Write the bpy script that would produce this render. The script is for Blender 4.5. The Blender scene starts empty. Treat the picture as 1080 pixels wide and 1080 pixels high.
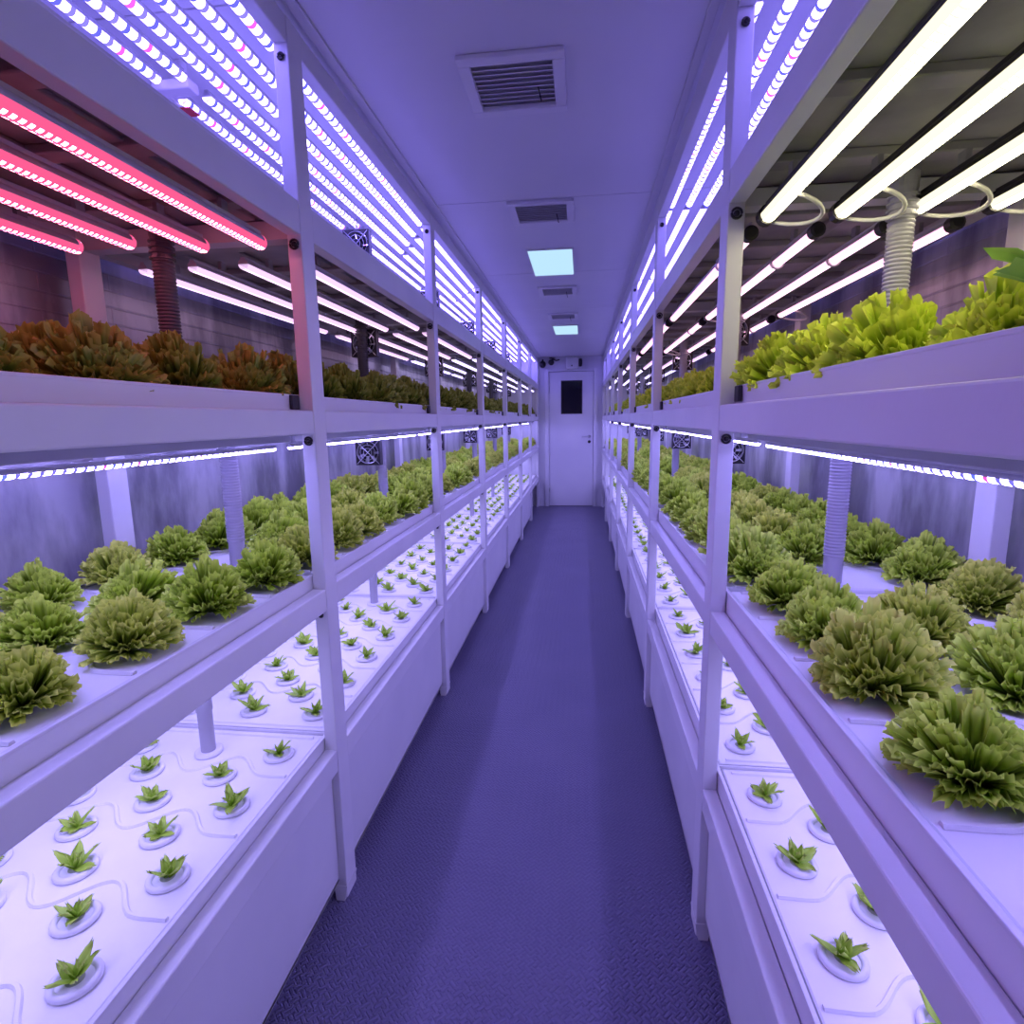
import bpy, bmesh, math, random
from mathutils import Vector, Matrix
PI = math.pi
rnd = random.Random(7)
SC = bpy.context.scene
COL = SC.collection

# ------------------------------------------------------------------ materials
def new_mat(name):
    m = bpy.data.materials.new(name); m.use_nodes = True
    nt = m.node_tree
    return m, nt, nt.nodes['Principled BSDF'] if 'Principled BSDF' in nt.nodes else None

def plain(name, col, rough=.4, metal=0., spec=.5):
    m, nt, b = new_mat(name)
    b.inputs['Base Color'].default_value = (*col, 1)
    b.inputs['Roughness'].default_value = rough
    b.inputs['Metallic'].default_value = metal
    b.inputs['Specular IOR Level'].default_value = spec
    return m

def noisy(name, c0, c1, scale=6., rough=.4, bump=0., bscale=60., metal=0., stretch=(1, 1, 1)):
    m, nt, b = new_mat(name)
    N, L = nt.nodes.new, nt.links.new
    tc = N('ShaderNodeTexCoord'); mp = N('ShaderNodeMapping'); mp.inputs['Scale'].default_value = stretch
    L(tc.outputs['Object'], mp.inputs['Vector'])
    no = N('ShaderNodeTexNoise'); no.inputs['Scale'].default_value = scale; no.inputs['Detail'].default_value = 5
    L(mp.outputs['Vector'], no.inputs['Vector'])
    cr = N('ShaderNodeValToRGB')
    cr.color_ramp.elements[0].position = .35; cr.color_ramp.elements[0].color = (*c0, 1)
    cr.color_ramp.elements[1].position = .65; cr.color_ramp.elements[1].color = (*c1, 1)
    L(no.outputs['Fac'], cr.inputs['Fac']); L(cr.outputs['Color'], b.inputs['Base Color'])
    b.inputs['Roughness'].default_value = rough; b.inputs['Metallic'].default_value = metal
    if bump:
        n2 = N('ShaderNodeTexNoise'); n2.inputs['Scale'].default_value = bscale
        L(tc.outputs['Object'], n2.inputs['Vector'])
        bp = N('ShaderNodeBump'); bp.inputs['Strength'].default_value = bump; bp.inputs['Distance'].default_value = .002
        L(n2.outputs['Fac'], bp.inputs['Height']); L(bp.outputs['Normal'], b.inputs['Normal'])
    return m

M = {}
M['paint'] = noisy('white_paint', (.68, .68, .69), (.74, .74, .74), 4, .38, .08, 90)
M['panel'] = noisy('kick_paint', (.66, .66, .67), (.72, .72, .72), 3, .45)
M['ceiling'] = noisy('ceiling_paint', (.66, .66, .68), (.70, .70, .71), 1.5, .42)
M['raft'] = noisy('white_foam', (.80, .80, .80), (.84, .84, .84), 8, .5, .06, 140)
M['basin'] = plain('tray_white', (.70, .70, .71), .35)
M['under'] = noisy('galvanised_steel', (.24, .24, .24), (.42, .41, .40), 5, .42, metal=.35)
M['rail'] = plain('grey_channel', (.5, .5, .52), .35)
M['black'] = plain('black_plastic', (.015, .013, .016), .4)
M['darkrubber'] = plain('dark_rubber', (.03, .028, .035), .6)
M['darkhose'] = plain('dark_hose', (.07, .065, .07), .4)
M['hose'] = plain('grey_hose', (.40, .39, .44), .4)
M['door'] = noisy('door_paint', (.66, .66, .69), (.70, .70, .72), 2, .5)
M['cup'] = plain('net_cup_white', (.78, .78, .80), .45)
M['foam'] = plain('damp_foam', (.36, .40, .30), .9)
M['steel'] = plain('brushed_steel', (.55, .55, .57), .3, .9)
M['glass'] = plain('dark_pane', (.004, .004, .010), .08)
M['wire'] = plain('white_cable', (.72, .70, .66), .4)
M['red'] = plain('red_tag', (.55, .02, .03), .4)
M['clear'] = plain('pale_clip', (.75, .72, .75), .3)

def wall_mat():
    m, nt, b = new_mat('wet_wall_panel')
    N, L = nt.nodes.new, nt.links.new
    tc = N('ShaderNodeTexCoord'); mp = N('ShaderNodeMapping'); mp.inputs['Scale'].default_value = (1, 1.6, .55)
    L(tc.outputs['Object'], mp.inputs['Vector'])
    no = N('ShaderNodeTexNoise'); no.inputs['Scale'].default_value = 3.2; no.inputs['Detail'].default_value = 6; no.inputs['Roughness'].default_value = .55
    L(mp.outputs['Vector'], no.inputs['Vector'])
    cr = N('ShaderNodeValToRGB')
    cr.color_ramp.elements[0].position = .40; cr.color_ramp.elements[0].color = (.20, .20, .22, 1)
    cr.color_ramp.elements[1].position = .58; cr.color_ramp.elements[1].color = (.50, .50, .52, 1)
    L(no.outputs['Fac'], cr.inputs['Fac']); L(cr.outputs['Color'], b.inputs['Base Color'])
    b.inputs['Roughness'].default_value = .28; b.inputs['Metallic'].default_value = .25
    # horizontal creases and panel seams of the foil lining
    br = N('ShaderNodeTexBrick'); br.inputs['Scale'].default_value = 1.0
    br.inputs['Brick Width'].default_value = .46; br.inputs['Row Height'].default_value = .048
    br.inputs['Mortar Size'].default_value = .0035; br.inputs['Mortar Smooth'].default_value = .6
    sw = N('ShaderNodeSeparateXYZ'); cb = N('ShaderNodeCombineXYZ')
    L(tc.outputs['Object'], sw.inputs[0]); L(sw.outputs['Y'], cb.inputs['X']); L(sw.outputs['Z'], cb.inputs['Y'])
    L(cb.outputs[0], br.inputs['Vector'])
    # the creased courses start above the middle shelf
    gt = N('ShaderNodeMath'); gt.operation = 'GREATER_THAN'; gt.inputs[1].default_value = 1.42
    L(sw.outputs['Z'], gt.inputs[0])
    mu = N('ShaderNodeMath'); mu.operation = 'MULTIPLY'
    L(br.outputs['Fac'], mu.inputs[0]); L(gt.outputs[0], mu.inputs[1])
    ad = N('ShaderNodeMath'); ad.operation = 'MULTIPLY_ADD'; ad.inputs[1].default_value = 1.; 
    n2 = N('ShaderNodeTexNoise'); n2.inputs['Scale'].default_value = 14
    L(tc.outputs['Object'], n2.inputs['Vector'])
    L(mu.outputs[0], ad.inputs[0]); L(n2.outputs['Fac'], ad.inputs[2])
    bp = N('ShaderNodeBump'); bp.inputs['Strength'].default_value = .7; bp.inputs['Distance'].default_value = .004
    L(ad.outputs[0], bp.inputs['Height']); L(bp.outputs['Normal'], b.inputs['Normal'])
    return m
M['wall'] = wall_mat()

def floor_mat():
    m, nt, b = new_mat('rubber_matting')
    N, L = nt.nodes.new, nt.links.new
    tc = N('ShaderNodeTexCoord')
    no = N('ShaderNodeTexNoise'); no.inputs['Scale'].default_value = 3; L(tc.outputs['Object'], no.inputs['Vector'])
    cr = N('ShaderNodeValToRGB'); cr.color_ramp.elements[0].color = (.13, .12, .215, 1); cr.color_ramp.elements[1].color = (.18, .165, .28, 1)
    L(no.outputs['Fac'], cr.inputs['Fac']); L(cr.outputs['Color'], b.inputs['Base Color'])
    b.inputs['Roughness'].default_value = .34
    # raised five-bar / basket tread: two crossed sets of short bars
    def bars(rot, off):
        mp = N('ShaderNodeMapping'); mp.inputs['Rotation'].default_value = (0, 0, rot); mp.inputs['Location'].default_value = (off, off, 0)
        L(tc.outputs['Object'], mp.inputs['Vector'])
        br = N('ShaderNodeTexBrick'); br.inputs['Scale'].default_value = 1.
        br.inputs['Brick Width'].default_value = .030; br.inputs['Row Height'].default_value = .011
        br.inputs['Mortar Size'].default_value = .0030; br.inputs['Mortar Smooth'].default_value = .8
        L(mp.outputs['Vector'], br.inputs['Vector'])
        return br
    a = bars(PI / 4, 0); c = bars(-PI / 4, .013)
    ch = N('ShaderNodeTexChecker'); ch.inputs['Scale'].default_value = 46
    mp = N('ShaderNodeMapping'); mp.inputs['Rotation'].default_value = (0, 0, PI / 4); L(tc.outputs['Object'], mp.inputs['Vector']); L(mp.outputs['Vector'], ch.inputs['Vector'])
    mx = N('ShaderNodeMix'); mx.data_type = 'FLOAT'
    L(ch.outputs['Fac'], mx.inputs[0]); L(a.outputs['Fac'], mx.inputs[2]); L(c.outputs['Fac'], mx.inputs[3])
    bp = N('ShaderNodeBump'); bp.invert = True; bp.inputs['Strength'].default_value = .9; bp.inputs['Distance'].default_value = .004
    L(mx.outputs[0], bp.inputs['Height']); L(bp.outputs['Normal'], b.inputs['Normal'])
    return m
M['floor'] = floor_mat()

def leaf_mat(name, deep, mid, tip, trans=.22):
    m, nt, b = new_mat(name)
    N, L = nt.nodes.new, nt.links.new
    at = N('ShaderNodeAttribute'); at.attribute_name = 'tip'
    tc = N('ShaderNodeTexCoord')
    no = N('ShaderNodeTexNoise'); no.inputs['Scale'].default_value = 28; L(tc.outputs['Object'], no.inputs['Vector'])
    ma = N('ShaderNodeMath'); ma.operation = 'MULTIPLY_ADD'; ma.inputs[1].default_value = .5; ma.inputs[2].default_value = -.25
    L(no.outputs['Fac'], ma.inputs[0])
    ad = N('ShaderNodeMath'); ad.operation = 'ADD'; L(at.outputs['Fac'], ad.inputs[0]); L(ma.outputs[0], ad.inputs[1])
    cr = N('ShaderNodeValToRGB'); e = cr.color_ramp.elements
    e[0].position = .25; e[0].color = (*deep, 1); e[1].position = .98; e[1].color = (*tip, 1)
    k = e.new(.68); k.color = (*mid, 1)
    L(ad.outputs[0], cr.inputs['Fac']); L(cr.outputs['Color'], b.inputs['Base Color'])
    b.inputs['Roughness'].default_value = .42; b.inputs['Specular IOR Level'].default_value = .35
    tr = N('ShaderNodeBsdfTranslucent'); L(cr.outputs['Color'], tr.inputs['Color'])
    mx = N('ShaderNodeMixShader'); mx.inputs[0].default_value = trans
    L(b.outputs[0], mx.inputs[1]); L(tr.outputs[0], mx.inputs[2])
    L(mx.outputs[0], nt.nodes['Material Output'].inputs['Surface'])
    return m
M['leaf_a'] = leaf_mat('frilly_green', (.10, .20, .010), (.41, .60, .040), (.80, .97, .15))
M['leaf_b'] = leaf_mat('frilly_bronze', (.10, .19, .010), (.42, .57, .045), (.84, .92, .17))
M['leaf_c'] = leaf_mat('frilly_bright', (.14, .26, .012), (.50, .68, .035), (.84, .94, .10), .3)
M['leaf_e'] = leaf_mat('dark_frilly', (.05, .10, .008), (.19, .27, .022), (.42, .44, .07))
M['leaf_d'] = leaf_mat('broad_green', (.06, .17, .015), (.14, .36, .03), (.30, .55, .07), .25)
M['leaf_s'] = leaf_mat('seedling_green', (.32, .52, .04), (.48, .70, .08), (.56, .70, .14), .15)

def emis(name, col, strength, gap=None, period=.04, duty=.72, core=None, tints=None, row=0.):
    """glowing LED diffuser: bright beads of colour col along the tube's own length on a ground of colour gap; core = half width of the bead row"""
    m = bpy.data.materials.new(name); m.use_nodes = True
    nt = m.node_tree; nt.nodes.clear()
    N, L = nt.nodes.new, nt.links.new
    out = N('ShaderNodeOutputMaterial'); em = N('ShaderNodeEmission'); L(em.outputs[0], out.inputs['Surface'])
    em.inputs['Color'].default_value = (*col, 1); em.inputs['Strength'].default_value = strength
    def math_(op, a, b=None):
        n = N('ShaderNodeMath'); n.operation = op; L(a, n.inputs[0])
        if b is not None:
            if isinstance(b, float): n.inputs[1].default_value = b
            else: L(b, n.inputs[1])
        return n.outputs[0]
    if gap:
        tc = N('ShaderNodeTexCoord'); sp = N('ShaderNodeSeparateXYZ'); L(tc.outputs['Object'], sp.inputs[0])
        dv = math_('DIVIDE', sp.outputs['Y'], period)
        f = math_('LESS_THAN', math_('FRACT', dv), duty)
        if core:
            q = math_('ABSOLUTE', sp.outputs['X'])
            if row: q = math_('ABSOLUTE', math_('SUBTRACT', q, row))
            f = math_('MULTIPLY', f, math_('LESS_THAN', q, core))
        mx = N('ShaderNodeMix'); mx.data_type = 'RGBA'
        mx.inputs['A'].default_value = (*gap, 1); mx.inputs['B'].default_value = (*col, 1)
        if tints:
            wn = N('ShaderNodeTexWhiteNoise'); wn.noise_dimensions = '1D'; L(math_('FLOOR', dv), wn.inputs['W'])
            cr = N('ShaderNodeValToRGB'); cr.color_ramp.interpolation = 'CONSTANT'; e = cr.color_ramp.elements
            e[0].color = (*gap, 1); e[1].position = .62; e[1].color = (*tints[0], 1)
            k = e.new(.84); k.color = (*tints[1], 1)
            L(wn.outputs['Value'], cr.inputs['Fac']); L(cr.outputs['Color'], mx.inputs['A'])
        L(f, mx.inputs['Factor']); L(mx.outputs['Result'], em.inputs['Color'])
    return m
M['led_a'] = emis('led_strip_white', (.27, .215, 1.), 15., (.022, .018, .10), .034, .64, tints=((.012, .012, .20), (.09, .010, .09)))
M['led_c'] = emis('led_strip_violet', (.34, .285, 1.), 66., (.004, .0035, .016), .019, .60, tints=((.003, .004, .05), (.016, .002, .012)))
M['led_pink'] = emis('led_pink', (1., .20, .34), 17., (.062, .0068, .018), .013, .55, .0042, row=.0065)
M['led_warm'] = emis('led_warm', (1., .90, .58), 16., (.085, .078, .056), .013, .74, .0115)
M['led_rose'] = emis('led_rose', (1., .66, .84), 3.6, (.55, .27, .40), .014, .6, .006)
M['led_lilac'] = emis('led_lilac', (.92, .66, .95), 2.8, (.45, .27, .48), .014, .6, .006)
M['led_cool'] = emis('led_cool', (.60, .50, 1.), 3.4)
M['panel_light'] = emis('ceiling_diffuser', (.50, .78, 1.), 1.05)

# ------------------------------------------------------------------ mesh helpers
class MB:
    def __init__(s): s.v = []; s.f = []; s.t = []; s.mi = []
    def add(s, vs, fs, tips=None, mi=0):
        b = len(s.v); s.v += [tuple(p) for p in vs]; s.f += [tuple(b + i for i in f) for f in fs]
        s.t += tips if tips else [0.] * len(vs); s.mi += [mi] * len(fs)
    def box(s, x0, x1, y0, y1, z0, z1, bev=0., mi=0):
        x0, x1 = min(x0, x1), max(x0, x1); y0, y1 = min(y0, y1), max(y0, y1); z0, z1 = min(z0, z1), max(z0, z1)
        if bev:
            bm = bmesh.new(); bmesh.ops.create_cube(bm, size=1)
            for q in bm.verts: q.co = Vector(((x0 + x1) / 2 + q.co.x * (x1 - x0), (y0 + y1) / 2 + q.co.y * (y1 - y0), (z0 + z1) / 2 + q.co.z * (z1 - z0)))
            bmesh.ops.bevel(bm, geom=list(bm.edges), offset=bev, segments=2, profile=.5, affect='EDGES')
            bm.verts.ensure_lookup_table()
            s.add([q.co[:] for q in bm.verts], [[q.index for q in f.verts] for f in bm.faces], mi=mi); bm.free(); return
        vs = [(x0, y0, z0), (x1, y0, z0), (x1, y1, z0), (x0, y1, z0), (x0, y0, z1), (x1, y0, z1), (x1, y1, z1), (x0, y1, z1)]
        s.add(vs, [(0, 3, 2, 1), (4, 5, 6, 7), (0, 1, 5, 4), (1, 2, 6, 5), (2, 3, 7, 6), (3, 0, 4, 7)], mi=mi)
    def tube(s, pts, r, n=8, cap=True, closed=False, mi=0):
        pts = [Vector(p) for p in pts]; rings = []; k = len(pts); vs = []
        up0 = Vector((0, 0, 1))
        for i, p in enumerate(pts):
            a = pts[(i - 1) % k] if closed or i else pts[0]; b = pts[(i + 1) % k] if closed or i < k - 1 else pts[-1]
            d = (b - a).normalized() if (b - a).length > 1e-9 else Vector((0, 1, 0))
            u = up0 if abs(d.dot(up0)) < .95 else Vector((1, 0, 0))
            x = d.cross(u).normalized(); y = x.cross(d)
            rr = r[i] if isinstance(r, (list, tuple)) else r
            vs += [p + x * rr * math.cos(2 * PI * j / n) + y * rr * math.sin(2 * PI * j / n) for j in range(n)]
        fs = []
        for i in range(k if closed else k - 1):
            a, b = i * n, ((i + 1) % k) * n
            fs += [(a + j, a + (j + 1) % n, b + (j + 1) % n, b + j) for j in range(n)]
        if cap and not closed: fs += [tuple(range(n))[::-1], tuple((k - 1) * n + j for j in range(n))]
        s.add(vs, fs, mi=mi)
    def lathe(s, prof, n=20, c=(0, 0, 0), mi=0):
        vs = [(c[0] + r * math.cos(2 * PI * j / n), c[1] + r * math.sin(2 * PI * j / n), c[2] + z) for r, z in prof for j in range(n)]
        fs = [(i * n + j, i * n + (j + 1) % n, (i + 1) * n + (j + 1) % n, (i + 1) * n + j) for i in range(len(prof) - 1) for j in range(n)]
        s.add(vs, fs, mi=mi)
    def arc_y(s, r, a0, a1, y0, y1, n=10, close=False, mi=0):
        """part of a cylinder along y; close = flat chord face and end faces too"""
        k = n + 1; vs = []
        for y in (y0, y1):
            vs += [(r * math.cos(a0 + (a1 - a0) * i / n), y, r * math.sin(a0 + (a1 - a0) * i / n)) for i in range(k)]
        fs = [(i, i + 1, k + i + 1, k + i) for i in range(n)]
        if close: fs += [tuple(range(k))[::-1], tuple(range(k, 2 * k)), (0, k, 2 * k - 1, k - 1)]
        s.add(vs, fs, mi=mi)
    def mesh(s, name, mats, smooth=False):
        me = bpy.data.meshes.new(name); me.from_pydata(s.v, [], s.f)
        for m in (mats if isinstance(mats, (list, tuple)) else [mats]): me.materials.append(m)
        if any(s.t):
            at = me.attributes.new('tip', 'FLOAT', 'POINT'); at.data.foreach_set('value', s.t)
        if any(s.mi): me.polygons.foreach_set('material_index', s.mi)
        bm = bmesh.new(); bm.from_mesh(me)
        if not any(s.t): bmesh.ops.recalc_face_normals(bm, faces=bm.faces)
        bm.to_mesh(me); bm.free()
        if smooth: me.polygons.foreach_set('use_smooth', [True] * len(me.polygons))
        me.update(); return me
    def build(s, name, mats, parent=None, smooth=False):
        return link(name, s.mesh(name, mats, smooth), parent)

def link(name, data, parent=None, loc=(0, 0, 0)):
    o = bpy.data.objects.new(name, data); COL.objects.link(o); o.location = loc
    if parent: o.parent = parent
    return o
def tag(o, label=None, cat=None, group=None, kind=None):
    for k, v in (('label', label), ('category', cat), ('group', group), ('kind', kind)):
        if v: o[k] = v
    return o
def empty(name, loc): return link(name, None, None, loc)

# ------------------------------------------------------------------ layout
H = 1.43
YE = 9.22
Z_CEIL = 2.392
BAY = 1.285
NB = 7
BAYS = ['front bay', 'second bay', 'third bay', 'fourth bay', 'fifth bay', 'sixth bay', 'end bay']
ORD = ['first', 'second', 'third', 'fourth', 'fifth', 'sixth', 'seventh', 'eighth']
class Side: pass
def side(s, xa, y1, lv, nm):
    q = Side(); q.s = s; q.xa = xa; q.y1 = y1; q.lv = lv; q.nm = nm
    q.X = lambda off: xa + s * off
    q.Y = lambda k: y1 + (k - 1) * BAY
    return q
# beam levels (bottom, top) of each shelf; raft / tray lip heights
SL = side(-1, -.697, 1.423, dict(D=(.425, .492), C=(.912, .975), B=(1.398, 1.459), A=(1.890, 1.970), T=(2.318, 2.376)), 'hinge-side rack')
SR = side(+1, .321, 1.405, dict(D=(.392, .455), C=(.888, .946), B=(1.394, 1.456), A=(1.898, 1.970), T=(2.285, 2.372)), 'handle-side rack')
SL.raft = dict(D=.522, C=1.008); SR.raft = dict(D=.503, C=.994)
LIPB = 1.498; LIPA = 2.0
PW, PD = .038, .070            # post section: across the rack, along the aisle
DEPTH = .66
WX = (SL.X(.705), SR.X(.705))  # inner wall faces
YB = -.75                      # wall behind the camera

# ------------------------------------------------------------------ room shell
def struct(name, mb, mat):
    o = mb.build(name, mat); o['kind'] = 'structure'; return o
b = MB(); b.box(WX[0] - .1, WX[1] + .1, YB - .1, YE + .1, -.08, 0); struct('floor', b, M['floor'])
b = MB()                      # ceiling sheets with open joints and a backing board
seams = [YB, .112, 1.40, 2.692, 3.985, 5.275, 6.565, 7.855, YE]
for a, c in zip(seams, seams[1:]): b.box(WX[0], WX[1], a + .0025, c - .0025, Z_CEIL, Z_CEIL + .02, .0015)
b.box(WX[0] - .1, WX[1] + .1, YB - .1, YE + .1, Z_CEIL + .016, Z_CEIL + .06)
struct('ceiling', b, M['ceiling'])
b = MB(); b.box(WX[0] - .06, WX[0], YB - .1, YE + .1, 0, Z_CEIL + .02); struct('wall_left', b, M['wall'])
b = MB(); b.box(WX[1], WX[1] + .06, YB - .1, YE + .1, 0, Z_CEIL + .02); struct('wall_right', b, M['wall'])
b = MB(); b.box(WX[0], WX[1], YB - .06, YB, 0, Z_CEIL); struct('wall_front', b, M['panel'])
# end wall around the door opening
DX0, DX1, DZ = -.595, .232, 2.20
b = MB()
b.box(WX[0], DX0, YE, YE + .08, 0, Z_CEIL); b.box(DX1, WX[1], YE, YE + .08, 0, Z_CEIL); b.box(DX0, DX1, YE, YE + .08, DZ, Z_CEIL)
struct('wall_back', b, M['door'])
for i, (x0, x1) in enumerate(((-.688, -.660), (.292, .315))):
    b = MB(); b.box(x0, x1, YB, YE - .001, Z_CEIL - .008, Z_CEIL - .0005, .002); struct('trim_%d' % (i + 1), b, M['ceiling'])

# door
d = MB()
for x0, x1, z0, z1 in ((DX0 + .001, DX0 + .064, .0, DZ - .001), (DX1 - .052, DX1 - .001, .0, DZ - .001), (DX0 + .064, DX1 - .052, 2.162, DZ - .001)):
    d.box(x0, x1, YE - .035, YE + .06, z0, z1, .004)
door = d.build('door_1', M['door']); door['kind'] = 'structure'
LX0, LX1 = DX0 + .068, DX1 - .056
d = MB()
wx0, wx1, wz0, wz1 = -.338, .002, 1.495, 2.02
for x0, x1, z0, z1 in ((LX0, wx0, .012, 2.156), (wx1, LX1, .012, 2.156), (wx0, wx1, .012, wz0), (wx0, wx1, wz1, 2.156)):
    d.box(x0, x1, YE - .012, YE + .035, z0, z1)
leaf = d.build('door_leaf', M['door'], door)
d = MB()
for x0, x1, z0, z1 in ((wx0, wx0 + .014, wz0, wz1), (wx1 - .014, wx1, wz0, wz1), (wx0, wx1, wz0, wz0 + .014), (wx0, wx1, wz1 - .014, wz1)):
    d.box(x0, x1, YE - .018, YE + .02, z0, z1, .002)
d.build('window_seal', M['darkrubber'], leaf)
d = MB(); d.box(wx0 + .01, wx1 - .01, YE + .0, YE + .006, wz0 + .01, wz1 - .01); d.build('door_pane', M['glass'], leaf)
d = MB()
d.tube([(.115, YE - .012, 1.137), (.115, YE - .022, 1.137)], .026, 16); d.tube([(.115, YE - .02, 1.137), (.115, YE - .058, 1.137)], .010, 10)
d.tube([(.118, YE - .055, 1.137), (.06, YE - .058, 1.137), (-.005, YE - .055, 1.135)], .009, 10)
d.build('door_handle', M['steel'], leaf, True)
d = MB(); d.tube([(.115, YE - .012, 1.052), (.115, YE - .024, 1.052)], .024, 16); d.tube([(.115, YE - .02, 1.052), (.115, YE - .030, 1.052)], .010, 10); d.build('lock', M['darkrubber'], leaf, True)
for z in (.30, 1.58, 1.88):
    d = MB(); d.tube([(LX0 - .004, YE - .022, z - .055), (LX0 - .004, YE - .022, z + .055)], .011, 10); d.build('hinge', M['steel'], door, True)

# ------------------------------------------------------------------ racks
def bolt(parent, x, y, z, r=.010, ax='y'):
    m = MB()
    c = Vector((x, y, z))
    ring = [c + Vector((r * math.cos(a), -.002, r * math.sin(a))) for a in [2 * PI * i / 14 for i in range(14)]]
    m.tube(ring, .0028, 6, closed=True)
    m.tube([c + Vector((0, .001, 0)), c + Vector((0, -.003, 0))], r * .62, 8)
    return m.build('bolt', M['black'], parent, True)

def make_rack(S, label):
    root = empty('grow_rack', (S.X(0), S.Y(1), 0))
    tag(root, label, 'rack')
    inv = Matrix.Translation((-S.X(0), -S.Y(1), 0))
    def part(mb, name, mat, par=root, sm=False):
        o = mb.build(name, mat, par, sm)
        if par is root: o.matrix_parent_inverse = inv
        return o
    X, Y = S.X, S.Y
    for k in range(NB + 1):
        y = Y(k) if k < NB else min(Y(k), YE - PD - .004)
        m = MB(); m.box(X(0), X(PW), y, y + PD, .004, S.lv['T'][1], .003)
        p = part(m, 'front_post', M['paint'])
        m = MB()   # bent foot plate
        x0, x1 = X(-.002), X(PW + .002)
        m.add([(x0, y - .002, .045), (x1, y - .002, .045), (x1, y + PD + .002, .045), (x0, y + PD + .002, .045),
               (X(.006), y - .008, 0), (X(PW - .006), y - .008, 0), (X(PW - .006), y + PD - .012, 0), (X(.006), y + PD - .012, 0)],
              [(0, 1, 2, 3), (7, 6, 5, 4), (0, 4, 5, 1), (1, 5, 6, 2), (2, 6, 7, 3), (3, 7, 4, 0)])
        f = m.build('foot', M['paint'], p)
        if 0 < k < 6:
            for z, r in ((S.lv['A'][0] - .022, .011), (S.lv['B'][0] - .018, .010), (S.lv['T'][0] - .03, .007), (S.lv['C'][0] - .012, .005)):
                bolt(p, X(PW * .5), y - .001, z, r)
        m = MB(); m.box(X(DEPTH - .04), X(DEPTH), y, y + PD, .004, S.lv['T'][1], .003); part(m, 'rear_post', M['paint'])
        for lv in 'AB':
            z0, z1 = S.lv[lv]
            m = MB(); m.box(X(PW + .0005), X(DEPTH - .0405), y + .012, y + PD - .012, z0 - .004, z1 - .040); part(m, 'crossbar', M['rail'])
    for k in range(NB):
        ya, yb = Y(k) + PD, (Y(k + 1) if k < NB - 1 else min(Y(k + 1), YE - PD - .004))
        for lv in 'ABCDT':
            z0, z1 = S.lv[lv]
            m = MB(); m.box(X(.0015), X(.0378), ya - .0005, yb + .0005, z0, z1, .0035); part(m, 'front_beam', M['paint'])
        # kick panel with folded top edge, set back behind the post faces; left off in the last bay
        if k < NB - 1:
            m = MB(); m.box(X(.022), X(.030), ya + .0015, yb - .0015, .062, S.lv['D'][0] + .004, .002); m.box(X(.022), X(.034), ya + .0015, yb - .0015, .062, .072)
            part(m, 'kick_panel', M['panel'])
    for lv in 'ABCD':
        z0, z1 = S.lv[lv]
        m = MB(); m.box(X(DEPTH - .038), X(DEPTH - .002), Y(0) + .01, YE - .01, z0 + .004, z1 - .022); part(m, 'rear_beam', M['rail'])
    return root
make_rack(SL, 'long white steel shelving rack on the hinge side, pink tubes under its top shelf')
make_rack(SR, 'long white steel shelving rack on the handle side, yellowish tubes under its top shelf')

# ------------------------------------------------------------------ trays
COLS = [.130 + .1035 * c for c in range(5)]
def hole_ys(c):                       # measured from the tray's near end
    return [BAY - .12 - .213 * i for i in range(6)][::-1] if c % 2 == 0 else [BAY - .226 - .213 * i for i in range(5)][::-1]
TOFF0, TOFF1 = .0395, .618
def raft_mesh(S):
    """foam board: rounded slab, raised wavy ribs between the rows, a straight rib at each end"""
    m = MB(); s = S.s
    m.box(s * .013, s * (TOFF1 - TOFF0 - .010), .008, BAY - .008, -.030, 0, .005)
    x1 = TOFF1 - TOFF0
    def rib(pts): m.tube(pts, .0055, 6)
    for yy in (.030, BAY - .030): rib([(s * .035, yy, 0), (s * (x1 - .035), yy, 0)])
    for i in range(6):
        ym = BAY - .172 - .213 * i + .0
        if ym < .09: continue
        pts = [(s * .024, ym - .036, .001), (s * .074, ym - .037, .001)]
        for q in range(45):
            xx = .0895 + (x1 - .0895 - .05) * q / 44
            pts.append((s * xx, ym - .036 * math.cos(2 * PI * (xx - .0895) / .207), .001))
        rib(pts)
    return m
def tray_open(S, zlip, depth):        # basin with lip, built around the near aisle corner, lip at z=0
    m = MB(); s = S.s; w = TOFF1 - TOFF0; t = .004
    m.box(0, s * w, .003, BAY - .003, -depth, -depth + .004)
    m.box(0, s * t, .003, BAY - .003, -depth, 0, .0015); m.box(s * (w - t), s * w, .003, BAY - .003, -depth, 0, .0015)
    m.box(s * t, s * (w - t), .003, .003 + t, -depth, 0); m.box(s * t, s * (w - t), BAY - .003 - t, BAY - .003, -depth, 0)
    m.box(s * -.001, s * .008, .003, BAY - .003, -.004, .002, .0015)
    return m
TIERN = dict(A='top', B='upper', C='middle', D='bottom')
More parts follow.
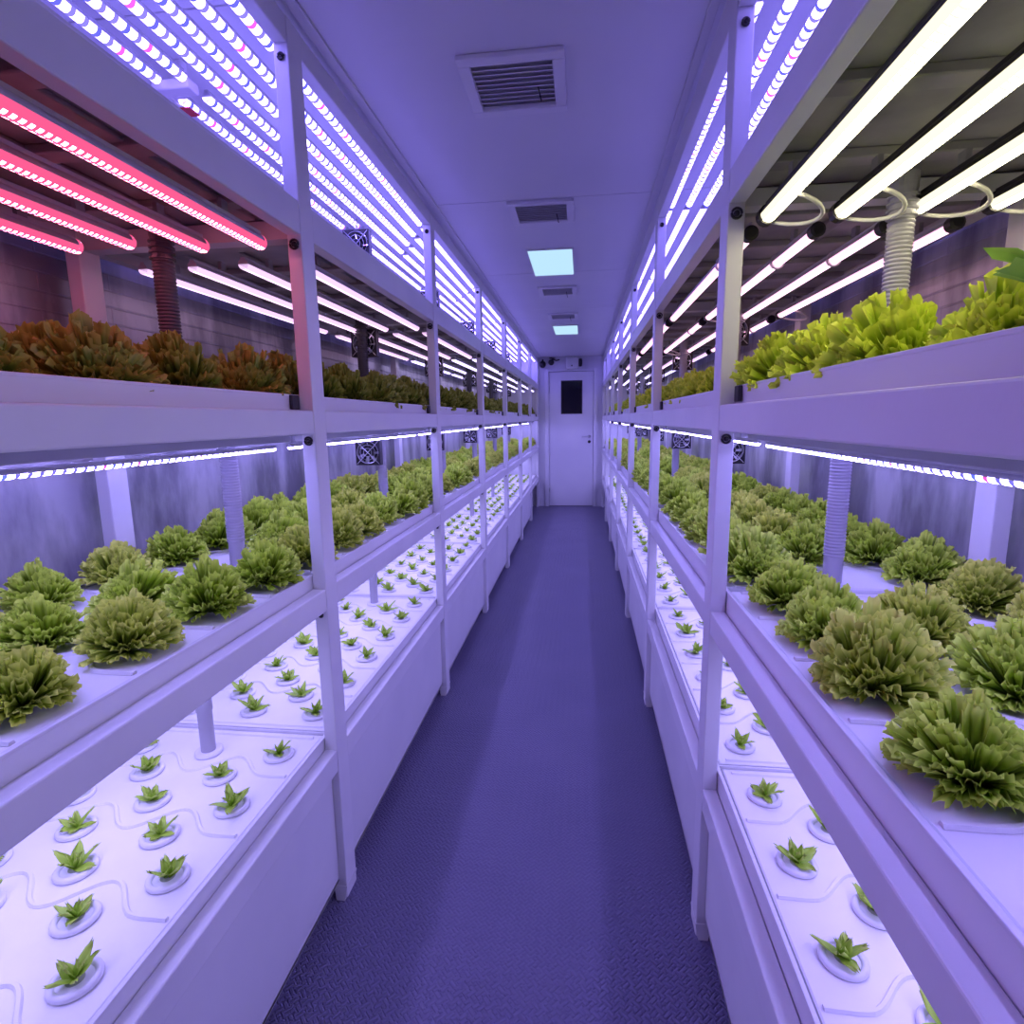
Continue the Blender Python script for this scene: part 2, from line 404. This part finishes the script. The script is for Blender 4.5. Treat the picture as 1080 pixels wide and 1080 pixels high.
for S in (SL, SR):
    meshes = {}
    for lv in 'ABCD':
        zl = {'A': LIPA, 'B': LIPB, 'C': S.raft['C'] + .004, 'D': S.raft['D'] + .004}[lv]
        dep = zl - S.lv[lv][1] + .025
        meshes[lv] = (zl, dep, tray_open(S, zl, dep).mesh('basin', M['basin']))
    rm = raft_mesh(S).mesh('raft', M['raft'])
    u = MB(); s = S.s                 # stiffening ribs and rails below a tray
    for yy in (.16, .43, .64, .86, 1.13): u.box(s * .012, s * .575, yy - .022, yy + .022, -.018, 0, .003)
    for xx in (.10, .30, .48): u.box(s * (xx - .02), s * (xx + .02), .032, BAY - .032, -.010, 0, .003)
    ribm = u.mesh('under_rib', M['under'])
    u = MB(); u.box(s * .004, s * .58, .006, BAY - .006, -.006, -.001); botm = u.mesh('bottom_sheet', M['under'])
    c = MB(); c.box(s * -.0105, s * -.001, 0, .035, -.016, .020, .002); capm = c.mesh('end_plug', M['darkrubber'])
    ch = MB(); ch.box(s * .030, s * .054, .032, BAY - .032, -.050, 0, .002); chm = ch.mesh('light_channel', M['rail'])
    for lv in 'ABCD':
        zl, dep, bm_ = meshes[lv]
        for k in range(NB):
            y0 = S.Y(k) + PD / 2
            if k == NB - 1 and y0 + BAY > YE - .02: y0 = YE - .02 - BAY
            t = empty('hydroponic_tray', (S.X(TOFF0), y0, zl))
            tag(t, 'long white growing tray on the %s shelf, %s, %s' % (TIERN[lv], BAYS[k], S.nm), 'tray', 'growing trays on the racks')
            link('basin', bm_, t)
            if lv in 'CD': link('raft', rm, t, (0, 0, -.006))
            if lv in 'AB':
                link('bottom_sheet', botm, t, (0, 0, -dep))
                link('under_rib', ribm, t, (0, 0, -dep - .006))
            if lv == 'B':
                link('end_plug', capm, t, (0, BAY - .085, -.020))
                link('light_channel', chm, t, (0, 0, -dep - .006))

# ------------------------------------------------------------------ grow light tubes
def tube_meshes(r, ln, led, bodymat):
    h = ln / 2
    a = MB(); a.arc_y(r, 0, PI, -h, h, 10, True); a.box(-r * .45, r * .45, -h, h, r * .5, r * 1.35)
    bmsh = a.mesh('tube_body', bodymat)
    a = MB(); a.arc_y(r * 1.02, PI * 1.0, PI * 2.0, -h + .002, h - .002, 12)
    dm = a.mesh('diffuser', led, True)
    a = MB(); a.tube([(0, h - .001, 0), (0, h + .022, 0), (0, h + .026, 0)], [r * 1.25, r * 1.25, r * .8], 14)
    e1 = a.mesh('end_cap', M['black'], False)
    return bmsh, dm, e1
_cache = {}
m = MB(); m.box(-.005, .005, -.012, .012, .0235, .046); HANG = m.mesh('hanger', M['under'])
def grow_tube(x, y, z, r, ln, led, bodymat, label, group, ends=True, caps='black'):
    key = (r, round(ln, 3), led, bodymat)
    if key not in _cache: _cache[key] = tube_meshes(r, ln, M[led], M[bodymat])
    bm_, dm, e1 = _cache[key]
    o = link('grow_light_tube', bm_, None, (x, y, z)); tag(o, label, 'grow light', group)
    link('diffuser', dm, o)
    if ends:
        link('end_cap', e1, o); e = link('end_cap', e1, o); e.rotation_euler = (0, 0, PI)
    return o
for S in (SL, SR):
    for k in range(NB):
        ya = S.Y(k) + PD / 2
        yb = min(S.Y(k + 1) + PD / 2, YE - .02)
        # top shelf, just under the ceiling
        for j in range(6 if S is SL else 4):
            y0, y1 = ya + .03, yb - .03
            if S is SL and j < 4: y0, y1 = [(q - .02 + (.045, .19, .33, .46)[j]) for q in (y0, y1)]
            if S is SL and k == 0: y0 = ya + .03
            if S is SL and k == 0 and j >= 4: y1 = 1.535
            if S is SL and k == 1 and j >= 4: y0 = 1.63
            y1 = min(y1, YE - .05)
            grow_tube(S.X(.058 + .0735 * j), (y0 + y1) / 2, 2.332, .013, y1 - y0, 'led_a', 'rail',
                      'thin white-lit tube under the ceiling, %s from aisle, %s, %s' % (ORD[j], BAYS[k], S.nm), 'ceiling row of thin light tubes', False)
        # upper shelf
        led = ['led_pink', 'led_lilac', 'led_lilac', 'led_cool', 'led_cool', 'led_cool', 'led_cool'][k] if S is SL else ['led_warm', 'led_rose', 'led_rose', 'led_lilac', 'led_cool', 'led_cool', 'led_cool'][k]
        cn = {'led_pink': 'pink', 'led_lilac': 'lilac white', 'led_cool': 'cool white', 'led_warm': 'yellowish white', 'led_rose': 'pinkish white'}[led]
        for j in range(4):
            y0, y1 = ya + .07, yb - .07
            if S is SL and k == 0: y1 = [1.355, 1.355, 1.30, 1.31][j]
            if S is SR and k == 0: y1 = 1.36
            o = grow_tube(S.X(.075 + .150 * j), (y0 + y1) / 2, 1.858, .017 if k == 0 else .014, y1 - y0, led, 'black' if (S is SR and k == 0) else 'rail',
                          '%s light tube above upper shelf plants, %s from aisle, %s, %s' % (cn, ORD[j], BAYS[k], S.nm), 'light tubes above the upper shelves', S is SR)
            if S is SL and k == 0:    # glowing rounded tube end
                m = MB(); hh = (y1 - y0) / 2
                m.lathe([(.0174, 0), (.0174, .008), (.014, .016), (.007, .020), (.0005, .021)], 14)
                e = m.build('tube_end', M['led_pink'], o, True); e.rotation_euler = (-PI / 2, 0, 0); e.location = (0, hh - .002, 0)
            if S is SR and k in (0, 1, 2):      # looped supply cable at the tube's far end, clips
                hh = (y1 - y0) / 2; m = MB()
                if k == 0 or j % 2:
                    m.tube([(.004 + .075 * math.sin(PI * q / 12) * 1.0, hh + .012 - .16 * (.5 - .5 * math.cos(PI * q / 12)), -.012 - .022 * math.sin(PI * q / 12)) for q in range(13)], .0042, 8)
                    m.build('cable', M['wire'], o, True)
                if k:
                    m = MB(); m.tube([(.018 * math.cos(2 * PI * q / 14), -hh * .55, .018 * math.sin(2 * PI * q / 14)) for q in range(14)], .004, 6, closed=True)
                    m.build('clip', M['clear'], o, True)
            for yy in (-.38, .38): link('hanger', HANG, o, (0, (y1 - y0) * yy, 0))
        # middle shelf: tubes below the upper tray
        for j, (off, z) in enumerate(((.115, 1.3615), (.30, 1.395), (.48, 1.395))):
            y0, y1 = ya + .04, yb - .04
            grow_tube(S.X(off), (y0 + y1) / 2, z, .0065, y1 - y0, 'led_c', 'rail',
                      'thin beaded light strip above the lettuces, %s from aisle, %s, %s' % (ORD[j], BAYS[k], S.nm), 'light strips above the middle shelves', False)
        # bottom shelf: lamp under the middle tray
        ld = bpy.data.lights.new('bottom_shelf_lamp', 'AREA'); ld.shape = 'RECTANGLE'; ld.size = .38; ld.size_y = 1.12
        ld.energy = 5.8; ld.color = (.40, .345, 1.)
        lo = bpy.data.objects.new('bottom_shelf_lamp', ld); COL.objects.link(lo); lo.location = (S.X(.37), (ya + yb) / 2, S.lv['C'][0] - .01)

# ------------------------------------------------------------------ plants
def leaf_grid(m, base, ctrl, tip, width, nu, nv, amp, freq, r, w0=.25, jag=0., taper=0.):
    """one leaf: quadratic spine, fan-shaped blade, ruffled towards the rim"""
    base, ctrl, tip = Vector(base), Vector(ctrl), Vector(tip)
    ph = r.random() * 6.28; ph2 = r.random() * 6.28
    vs, ts = [], []
    sidev = (tip - base).cross(Vector((0, 0, 1)))
    if sidev.length < 1e-4: sidev = Vector((r.uniform(-1, 1), r.uniform(-1, 1), 0))
    sidev.normalize()
    tw = r.uniform(-.5, .5)
    for i in range(nu + 1):
        u = i / nu
        c = base * (1 - u) ** 2 + ctrl * 2 * u * (1 - u) + tip * u * u
        tg = ((ctrl - base) * (1 - u) + (tip - ctrl) * u).normalized()
        sv = (Matrix.Rotation(tw * u, 3, tg) @ sidev)
        nn = sv.cross(tg).normalized()
        w = width * (w0 + (1 - w0) * u ** .8) * (1 - taper * u ** 3)
        for j in range(nv + 1):
            v = j / nv * 2 - 1
            e = u * (.35 + .65 * abs(v)) if u < 1 else 1
            k = amp * u ** 1.6 * (.45 + .55 * abs(v))
            off = nn * (k * math.sin(freq * v + ph) + k * .6 * math.sin(freq * 2.3 * v + ph2 + u * 3)) + tg * (k * .7 * math.cos(freq * 1.4 * v + ph2))
            p = c + sv * (w * v * (1 - .12 * u * abs(v))) + off - tg * (width * .55 * v * v * u)
            if jag: p += tg * jag * u * (1 if j % 2 else -1) * (1 - abs(v) * .3)
            vs.append(p); ts.append(max(0., min(1., .15 + .85 * max(u * u, e * .9) + r.uniform(-.08, .08))))
    fs = [(i * (nv + 1) + j, i * (nv + 1) + j + 1, (i + 1) * (nv + 1) + j + 1, (i + 1) * (nv + 1) + j) for i in range(nu) for j in range(nv)]
    m.add(vs, fs, ts)

def lettuce_mesh(seed, mat, rx=.092, h=.112, n=190, lw=.0135, amp=.0062, nu=5, nv=9):
    r = random.Random(seed); m = MB()
    lump = [(r.uniform(0, 6.28), r.uniform(.2, 1.2)) for _ in range(5)]
    for i in range(n):
        q = (i + .5) / n
        el = math.asin(max(0., 1 - q * 1.05))                  # spread evenly over the dome, crown first
        az = i * 2.39996 + r.uniform(-.45, .45)
        el += r.uniform(-.15, .15)
        k = 1 + .16 * sum(math.cos(az - a) * math.cos(el - b_) ** 2 for a, b_ in lump) / 1.5
        rr = rx * k * r.uniform(.78, 1.1); hh = h * k * r.uniform(.80, 1.06)
        tip = Vector((rr * math.cos(el) * math.cos(az), rr * math.cos(el) * math.sin(az), .010 + max(0, hh * math.sin(el))))
        ctrl = Vector((tip.x * .6, tip.y * .6, tip.z * .45 + .012 * (1 - math.sin(max(el, 0)))))
        leaf_grid(m, (0.010 * math.cos(az), .010 * math.sin(az), 0.002), ctrl, tip, lw * r.uniform(.75, 1.3), nu, nv, amp * r.uniform(.7, 1.4), r.uniform(4, 7), r)
    return m.mesh('lettuce', mat, True)
LET = [lettuce_mesh(11, M['leaf_a']), lettuce_mesh(23, M['leaf_b']), lettuce_mesh(35, M['leaf_a'], .100, .102), lettuce_mesh(47, M['leaf_b'], .092, .118), lettuce_mesh(59, M['leaf_a'], .097, .115)]
UPL = [lettuce_mesh(101, M['leaf_c'], .112, .128, 190, .016, .0075), lettuce_mesh(113, M['leaf_c'], .105, .138, 190, .0155, .008), lettuce_mesh(125, M['leaf_c'], .110, .122, 190, .0165, .0075)]
UPD = [lettuce_mesh(131, M['leaf_e'], .112, .138, 190, .016, .0075), lettuce_mesh(143, M['leaf_e'], .108, .146, 190, .016, .008), lettuce_mesh(155, M['leaf_e'], .110, .130, 190, .0165, .0075)]
def broad_mesh(seed):
    r = random.Random(seed); m = MB()
    for i in range(13):
        az = i * 2.39996; el = .25 + 1.0 * (1 - i / 13) + r.uniform(-.1, .1); L_ = r.uniform(.13, .17)
        tip = Vector((L_ * math.cos(el) * math.cos(az), L_ * math.cos(el) * math.sin(az), .02 + L_ * math.sin(el)))
        leaf_grid(m, (0, 0, 0), (tip.x * .45, tip.y * .45, tip.z * .75), tip, .050 * r.uniform(.8, 1.2), 7, 8, .006, 4, r, .2, .004)
    return m.mesh('broad_lettuce', M['leaf_d'], True)
BROAD = broad_mesh(5)
def seedling_mesh(seed):
    r = random.Random(seed); m = MB(); n = r.choice((5, 6, 6))
    for i in range(n + 4):
        inner = i >= n
        az = i * 2 * PI / n + r.uniform(-.35, .35); L_ = r.uniform(.034, .052) * (.62 if inner else 1); el = r.uniform(.8, 1.3) if inner else r.uniform(.12, .75)
        tip = Vector((L_ * math.cos(el) * math.cos(az), L_ * math.cos(el) * math.sin(az), .007 + L_ * math.sin(el)))
        leaf_grid(m, (0, 0, .002), (tip.x * .5, tip.y * .5, tip.z * .6), tip, .0165 * r.uniform(.8, 1.2) * (.7 if inner else 1), 6, 8, .0032, 5, r, .35, .0034, .75)
    return m.mesh('seedling', M['leaf_s'], True)
SEED = [seedling_mesh(i) for i in range(200, 206)]
c = MB(); c.lathe([(.0395, 0), (.040, .005), (.037, .0085), (.031, .0085), (.028, .006), (.027, .003)], 22); c.lathe([(.0275, .0035), (.014, .004)], 22); c.lathe([(.014, .004), (.0005, .0045)], 22, mi=1)
CUP = c.mesh('net_cup', [M['cup'], M['foam']], True)

SKIP = set()   # seedlings wholly hidden from every side
ROWS = ['aisle row', 'second row', 'third row', 'fourth row', 'wall row']
LROWS = {0: 'aisle row', 2: 'middle row', 4: 'wall row'}
for S in (SL, SR):
    for k in range(NB):
        y0 = S.Y(k) + PD / 2
        if k == NB - 1 and y0 + BAY > YE - .02: y0 = YE - .02 - BAY
        hose_y = S.Y(k + 1) - .09
        for c_ in range(5):
            for i, yy in enumerate(hole_ys(c_)):
                x, y = S.X(COLS[c_]), y0 + yy
                zD = S.raft['D']
                if c_ == 2 and i == 5: continue           # the drain pipe stands in this hole
                if (S is SL and c_ < 5 or S is SR and c_ < (3 if k < 4 else 4)) and (S.nm, k, c_, i) not in SKIP:
                    o = link('lettuce_seedling', rnd.choice(SEED), None, (x, y, zD + .003)); o.rotation_euler = (0, 0, rnd.uniform(0, 6.28))
                    sc = rnd.uniform(.85, 1.2); o.scale = (sc,) * 3
                    tag(o, 'small green seedling, %s, %s along, bottom tray, %s, %s' % (ROWS[c_], ORD[i], BAYS[k], S.nm), 'seedling', 'seedlings on the bottom shelves')
                    cp = link('net_cup', CUP, o, (0, 0, -.003 / sc)); cp.scale = (1 / sc,) * 3
                if c_ % 2 == 0:
                    zC = S.raft['C']
                    near_bare = (k == 0 and S is SR and c_ == 0 and i < 2)
                    if not near_bare and not (c_ == 2 and i == 0):
                        o = link('frilly_lettuce', rnd.choice(LET), None, (x + rnd.uniform(-.012, .012) + (.010 * S.s if c_ == 0 else 0), y + rnd.uniform(-.012, .012), zC + .002))
                        sc = rnd.uniform(.82, 1.0) if k == 0 and S is SL else rnd.uniform(.92, 1.1)
                        o.rotation_euler = (0, 0, rnd.uniform(0, 6.28)); o.scale = (sc, sc, sc * rnd.uniform(.9, 1.08))
                        tag(o, 'frilly green lettuce head, %s, %s along, middle tray, %s, %s' % (LROWS[c_], ORD[i], BAYS[k], S.nm), 'lettuce', 'lettuce heads on the middle shelves')
                    if c_ < 4 and not (c_ == 2 and i == 5):
                        big = S is SR and k == 0 and c_ == 0 and i == 1
                        me = BROAD if big else rnd.choice(UPL if S is SR else UPD)
                        o = link('leaf_lettuce', me, None, (x + rnd.uniform(-.01, .01) + (.012 * S.s if c_ == 0 else 0), y + rnd.uniform(-.012, .012) + (.105 if c_ == 2 and i < 5 else .06 if big else 0), LIPB - .022))
                        sc = .86 if big else rnd.uniform(.88, 1.02) * (.95 if S is SR else 1)
                        o.rotation_euler = (0, 0, rnd.uniform(0, 6.28)); o.scale = (sc, sc, sc * rnd.uniform(.92, 1.05))
                        tag(o, '%s, %s, %s along, upper tray, %s, %s' % ('dark broad-leaved lettuce plant' if big else 'bushy leaf lettuce', LROWS[c_], ORD[i], BAYS[k], S.nm), 'lettuce', 'leaf lettuces on the upper shelves')

# ------------------------------------------------------------------ drain hoses and fans
def hose(S, k, lv):
    z1, z0 = {'B': (1.915, LIPB - .03), 'C': (LIPB - .075, S.raft['C']), 'D': (S.raft['C'] - .07, S.raft['D'])}[lv]
    y = S.Y(k) + {'B': -.06, 'C': .125, 'D': -.09}[lv]
    if y > YE - .1: return
    root = empty('drain_hose', (S.X(.335), y, z0))
    tag(root, '%s standing in the %s tray by post %s, %s' % ({'B': 'dark corrugated drain hose', 'C': 'grey ribbed drain hose', 'D': 'smooth grey drain pipe'}[lv], {'B': 'upper', 'C': 'middle', 'D': 'bottom'}[lv], ['one', 'two', 'three', 'four', 'five', 'six', 'seven', 'eight'][k], S.nm), 'drain hose', 'drain hoses between the trays')
    L_ = z1 - z0; R_ = .024 if lv != 'D' else .019
    m = MB()
    if lv == 'D':
        m.lathe([(R_, 0), (R_, L_ * .3), (R_ * 1.12, L_ * .3 + .002), (R_ * 1.12, L_ * .42), (R_, L_ * .42 + .002), (R_, L_)], 18)
        m.build('pipe', M['hose'], root, True)
        m = MB(); m.lathe([(.036, 0), (.036, .006), (.030, .008), (R_, .008)], 20); m.build('collar', M['cup'], root, True)
    else:
        za = .07 if lv == 'C' else .0
        if za: 
            m.lathe([(R_ * .95, 0), (R_ * .95, za)], 18)
        n = int((L_ * .80 - za) / .0085)
        prof = []
        for i in range(n):
            z = za + i * .0085; prof += [(R_ * .94, z), (R_ * 1.05, z + .002), (R_ * 1.05, z + .0055), (R_ * .94, z + .0075)]
        m.lathe(prof, 18); hm = M['darkhose'] if lv == 'B' and S is SL else M['hose']; m.build('corrugated_hose', hm, root, True)
        m = MB(); zt = za + n * .0085; prof = [(R_ * .98, zt)]
        for i in range(4):
            z = zt + .004 + i * .013; prof += [(R_ * .98, z), (R_ * 1.22, z + .001), (R_ * 1.22, z + .005), (R_ * .98, z + .006)]
        prof += [(R_ * 1.08, zt + .062), (R_ * 1.08, L_)]
        m.lathe(prof, 18); m.build('fitting', hm, root, False)
for S in (SL, SR):
    for k in range(1, NB):
        for lv in 'BCD':
            if lv == 'D' and S is SR: continue
            hose(S, k, lv)

def fan_meshes():
    h = .062; out = []
    m = MB(); n = 24                 # square shroud with round opening
    vs = []
    for y in (-.018, .018):
        for j in range(n):
            a = 2 * PI * j / n; ca, sa = math.cos(a), math.sin(a); q = h / max(abs(ca), abs(sa))
            vs += [(.056 * ca, y, .056 * sa), (q * ca, y, q * sa)]
    fs = []
    for j in range(n):
        a, b_ = 2 * j, 2 * ((j + 1) % n); o = 2 * n
        fs += [(a, a + 1, b_ + 1, b_), (o + a, o + b_, o + b_ + 1, o + a + 1), (a + 1, o + a + 1, o + b_ + 1, b_ + 1), (a, b_, o + b_, o + a)]
    m.add(vs, fs); out.append(('shroud', m.mesh('shroud', M['black'])))
    m = MB(); m.tube([(0, -.012, 0), (0, .012, 0)], .022, 16)
    for j in range(7):
        a = 2 * PI * j / 7
        def pt(r_, t, y): return (r_ * math.cos(a + t), y, r_ * math.sin(a + t))
        q = [pt(.02, 0, .008), pt(.053, .1, .010), pt(.053, .75, -.010), pt(.02, .6, -.008)]
        q2 = [(x, y + .0015, z) for x, y, z in q]
        m.add(q + q2, [(0, 1, 2, 3), (7, 6, 5, 4), (0, 4, 5, 1), (1, 5, 6, 2), (2, 6, 7, 3), (3, 7, 4, 0)])
    out.append(('blades', m.mesh('blades', M['black'])))
    m = MB()
    for r_ in (.02, .037, .053): m.tube([(r_ * math.cos(2 * PI * q / 24), -.022, r_ * math.sin(2 * PI * q / 24)) for q in range(24)], .0012, 5, closed=True)
    for a in (PI / 4, 3 * PI / 4): m.tube([(.080 * math.cos(a), -.020, .080 * math.sin(a)), (-.080 * math.cos(a), -.020, -.080 * math.sin(a))], .0018, 5)
    out.append(('guard', m.mesh('guard', M['steel'])))
    m = MB(); m.box(-.004, .004, -.004, .004, h, h + .05); out.append(('bracket', m.mesh('bracket', M['rail'])))
    return out
FAN = fan_meshes()
for S in (SL, SR):
    for k in range(2, NB):
        for lv, z in (('A', 2.240), ('B', 1.795), ('C', 1.278)):
            if S is SR and lv == 'A': continue
            f = empty('fan', (S.X(.335 if lv == 'B' else .345), S.Y(k) - .022, z))
            tag(f, 'small black square fan hung over the %s tray at post %s, %s' % (TIERN[lv], ['one', 'two', 'three', 'four', 'five', 'six', 'seven', 'eight'][k], S.nm), 'fan', 'fans over the trays')
            for nm, me in FAN: link(nm, me, f)

# ------------------------------------------------------------------ ceiling fittings
def vent(x0, x1, y0, y1, label, slats=True):
    r = empty('ceiling_vent', ((x0 + x1) / 2, (y0 + y1) / 2, Z_CEIL)); tag(r, label, 'vent', 'ceiling vents over the aisle')
    w, d = (x1 - x0) / 2, (y1 - y0) / 2; fw = .034
    m = MB()
    for a in ((-w, w, -d, -d + fw), (-w, w, d - fw, d), (-w, -w + fw, -d + fw, d - fw), (w - fw, w, -d + fw, d - fw)): m.box(*a, -.014, -.0005, .003)
    m.build('frame', M['paint'], r)
    m = MB(); m.box(-w + fw, w - fw, -d + fw, d - fw, -.002, -.0006); m.build('duct_opening', M['rail'], r)
    m = MB(); n = 10
    for i in range(n):
        y = -d + fw + (2 * d - 2 * fw) * (i + .5) / n; hw = (d - fw) / n * .92
        q = [(-w + fw, y - hw, -.012), (w - fw, y - hw, -.012), (w - fw, y + hw * .7, -.004), (-w + fw, y + hw * .7, -.004)]
        q2 = [(a, b_, c_ + .0015) for a, b_, c_ in q]
        m.add(q + q2, [(0, 1, 2, 3), (7, 6, 5, 4), (0, 4, 5, 1), (1, 5, 6, 2), (2, 6, 7, 3), (3, 7, 4, 0)])
    m.build('louvre_slats', M['paint'], r)
    m = MB(); m.tube([(w * .45, .01, -.012), (w * .48, .0, -.03), (w * .52, -.004, -.055)], .0022, 5); m.build('ribbon', M['black'], r)
vent(-.345, -.052, 1.656, 1.956, 'large square louvred ceiling vent in front of all other vents')
vent(-.343, -.043, 2.700, 2.992, 'square ceiling vent just before the bright ceiling panel')
vent(-.335, -.046, 4.375, 4.675, 'ceiling vent just beyond the larger ceiling light panel')
vent(-.325, -.042, 5.455, 5.755, 'ceiling vent just before the small far ceiling light')
def panel(x0, x1, y0, y1, label):
    r = empty('ceiling_light', ((x0 + x1) / 2, (y0 + y1) / 2, Z_CEIL)); tag(r, label, 'ceiling light', 'ceiling light panels')
    w, d = (x1 - x0) / 2, (y1 - y0) / 2; fw = .008; m = MB()
    for a in ((-w, w, -d, -d + fw), (-w, w, d - fw, d), (-w, -w + fw, -d + fw, d - fw), (w - fw, w, -d + fw, d - fw)): m.box(*a, -.010, -.0005)
    m.build('frame', M['paint'], r)
    m = MB(); m.box(-w + fw, w - fw, -d + fw, d - fw, -.008, -.0006); m.build('diffuser', M['panel_light'], r)
panel(-.328, -.054, 3.43, 4.03, 'bright rectangular ceiling light panel, larger in view, behind the second vent')
panel(-.318, -.046, 6.15, 6.79, 'small bright ceiling light panel in front of the door')

# ------------------------------------------------------------------ fittings above the door
r = empty('alarm_box', (-.155, YE, 2.285)); tag(r, 'white rounded box with dark side lamp on the wall above the door', 'alarm')
m = MB(); m.box(-.105, .095, -.11, -.002, -.095, .085, .022); m.build('housing', M['paint'], r)
m = MB(); m.box(-.115, .125, -.125, -.002, .086, .100, .006); m.build('cover', M['door'], r)
m = MB(); m.lathe([(.001, -.06), (.028, -.055), (.034, -.02), (.034, .03), (.028, .06), (.001, .066)], 14, (.118, -.06, .0)); m.build('lamp_dome', M['darkrubber'], r, True)
m = MB(); m.tube([(-.01, -.110, -.045), (-.01, -.116, -.045)], .012, 12); m.build('indicator', M['black'], r)
r = empty('security_camera', (-.625, YE, 2.27)); tag(r, 'round black dome camera at wall corner beside the hinge-side rack', 'camera')
m = MB(); m.lathe([(.001, -.052), (.030, -.045), (.050, -.015), (.052, .015), (.040, .040), (.015, .052), (.001, .053)], 18, (0, -.06, 0)); m.build('dome', M['black'], r, True)
m = MB(); m.tube([(0, -.06, .045), (0, -.03, .075), (0, -.001, .075)], .012, 8); m.build('mount', M['darkrubber'], r, True)
r = empty('security_camera', (-.49, YE, 2.30)); tag(r, 'black bullet camera with arm on wall above the door frame', 'camera')
m = MB(); m.lathe([(.001, -.045), (.026, -.040), (.044, -.012), (.044, .012), (.034, .036), (.001, .045)], 18, (0, -.06, 0)); m.build('dome', M['black'], r, True)
m = MB(); m.tube([(.01, -.05, .055), (.08, -.03, .03), (.125, -.002, .045)], .010, 8); m.tube([(-.03, -.03, .075), (.06, -.02, .065)], .008, 8); m.build('arm', M['darkrubber'], r, True)

# bracket and tag where the two innermost ceiling tubes meet
r = empty('tube_bracket', (SL.X(.385), 1.575, 2.332)); tag(r, 'white plastic bracket joining two thin ceiling tubes, red tag beside it', 'bracket')
m = MB(); m.box(-.075, .035, -.022, .022, -.016, .010, .004); m.box(-.012, .012, -.012, .012, .010, .058); m.build('clamp', M['clear'], r)
m = MB(); m.tube([(-.05, .02, -.010), (-.055, .05, -.014), (-.045, .075, -.010)], .003, 6); m.build('lead', M['wire'], r, True)
m = MB(); m.box(-.062, -.030, .070, .115, -.018, -.0125, .002); m.build('red_label', M['red'], r)

# ------------------------------------------------------------------ camera, world, view
f, pitch, yaw, roll = 594.7, .1635, .1245, -.0145
cy, sy = math.cos(yaw), math.sin(yaw)
F = Vector((-sy, cy, 0)); R = Vector((cy, sy, 0)); U = Vector((0, 0, 1))
cp, sp = math.cos(pitch), math.sin(pitch)
F2 = F * cp - U * sp; U2 = U * cp + F * sp
cr, sr = math.cos(roll), math.sin(roll)
R3 = R * cr + U2 * sr; U3 = U2 * cr - R * sr
cd = bpy.data.cameras.new('camera'); co = bpy.data.objects.new('camera', cd); COL.objects.link(co)
cd.sensor_width = 36; cd.sensor_fit = 'HORIZONTAL'; cd.lens = f / 1080 * 36; cd.clip_start = .02; cd.clip_end = 60
co.matrix_world = Matrix(((R3.x, U3.x, -F2.x, 0), (R3.y, U3.y, -F2.y, 0), (R3.z, U3.z, -F2.z, H), (0, 0, 0, 1)))
SC.camera = co
w = bpy.data.worlds.new('world'); SC.world = w; w.use_nodes = True
w.node_tree.nodes['Background'].inputs[0].default_value = (.3, .28, .6, 1); w.node_tree.nodes['Background'].inputs[1].default_value = .05
SC.view_settings.view_transform = 'Standard'; SC.view_settings.look = 'None'
SC.view_settings.exposure = 0; SC.view_settings.gamma = 1; SC.view_settings.use_curve_mapping = False
SC.cycles.max_bounces = 8; SC.cycles.diffuse_bounces = 5; SC.cycles.sample_clamp_indirect = 6
SC.cycles.use_denoising = True
SC.cycles.use_light_tree = True
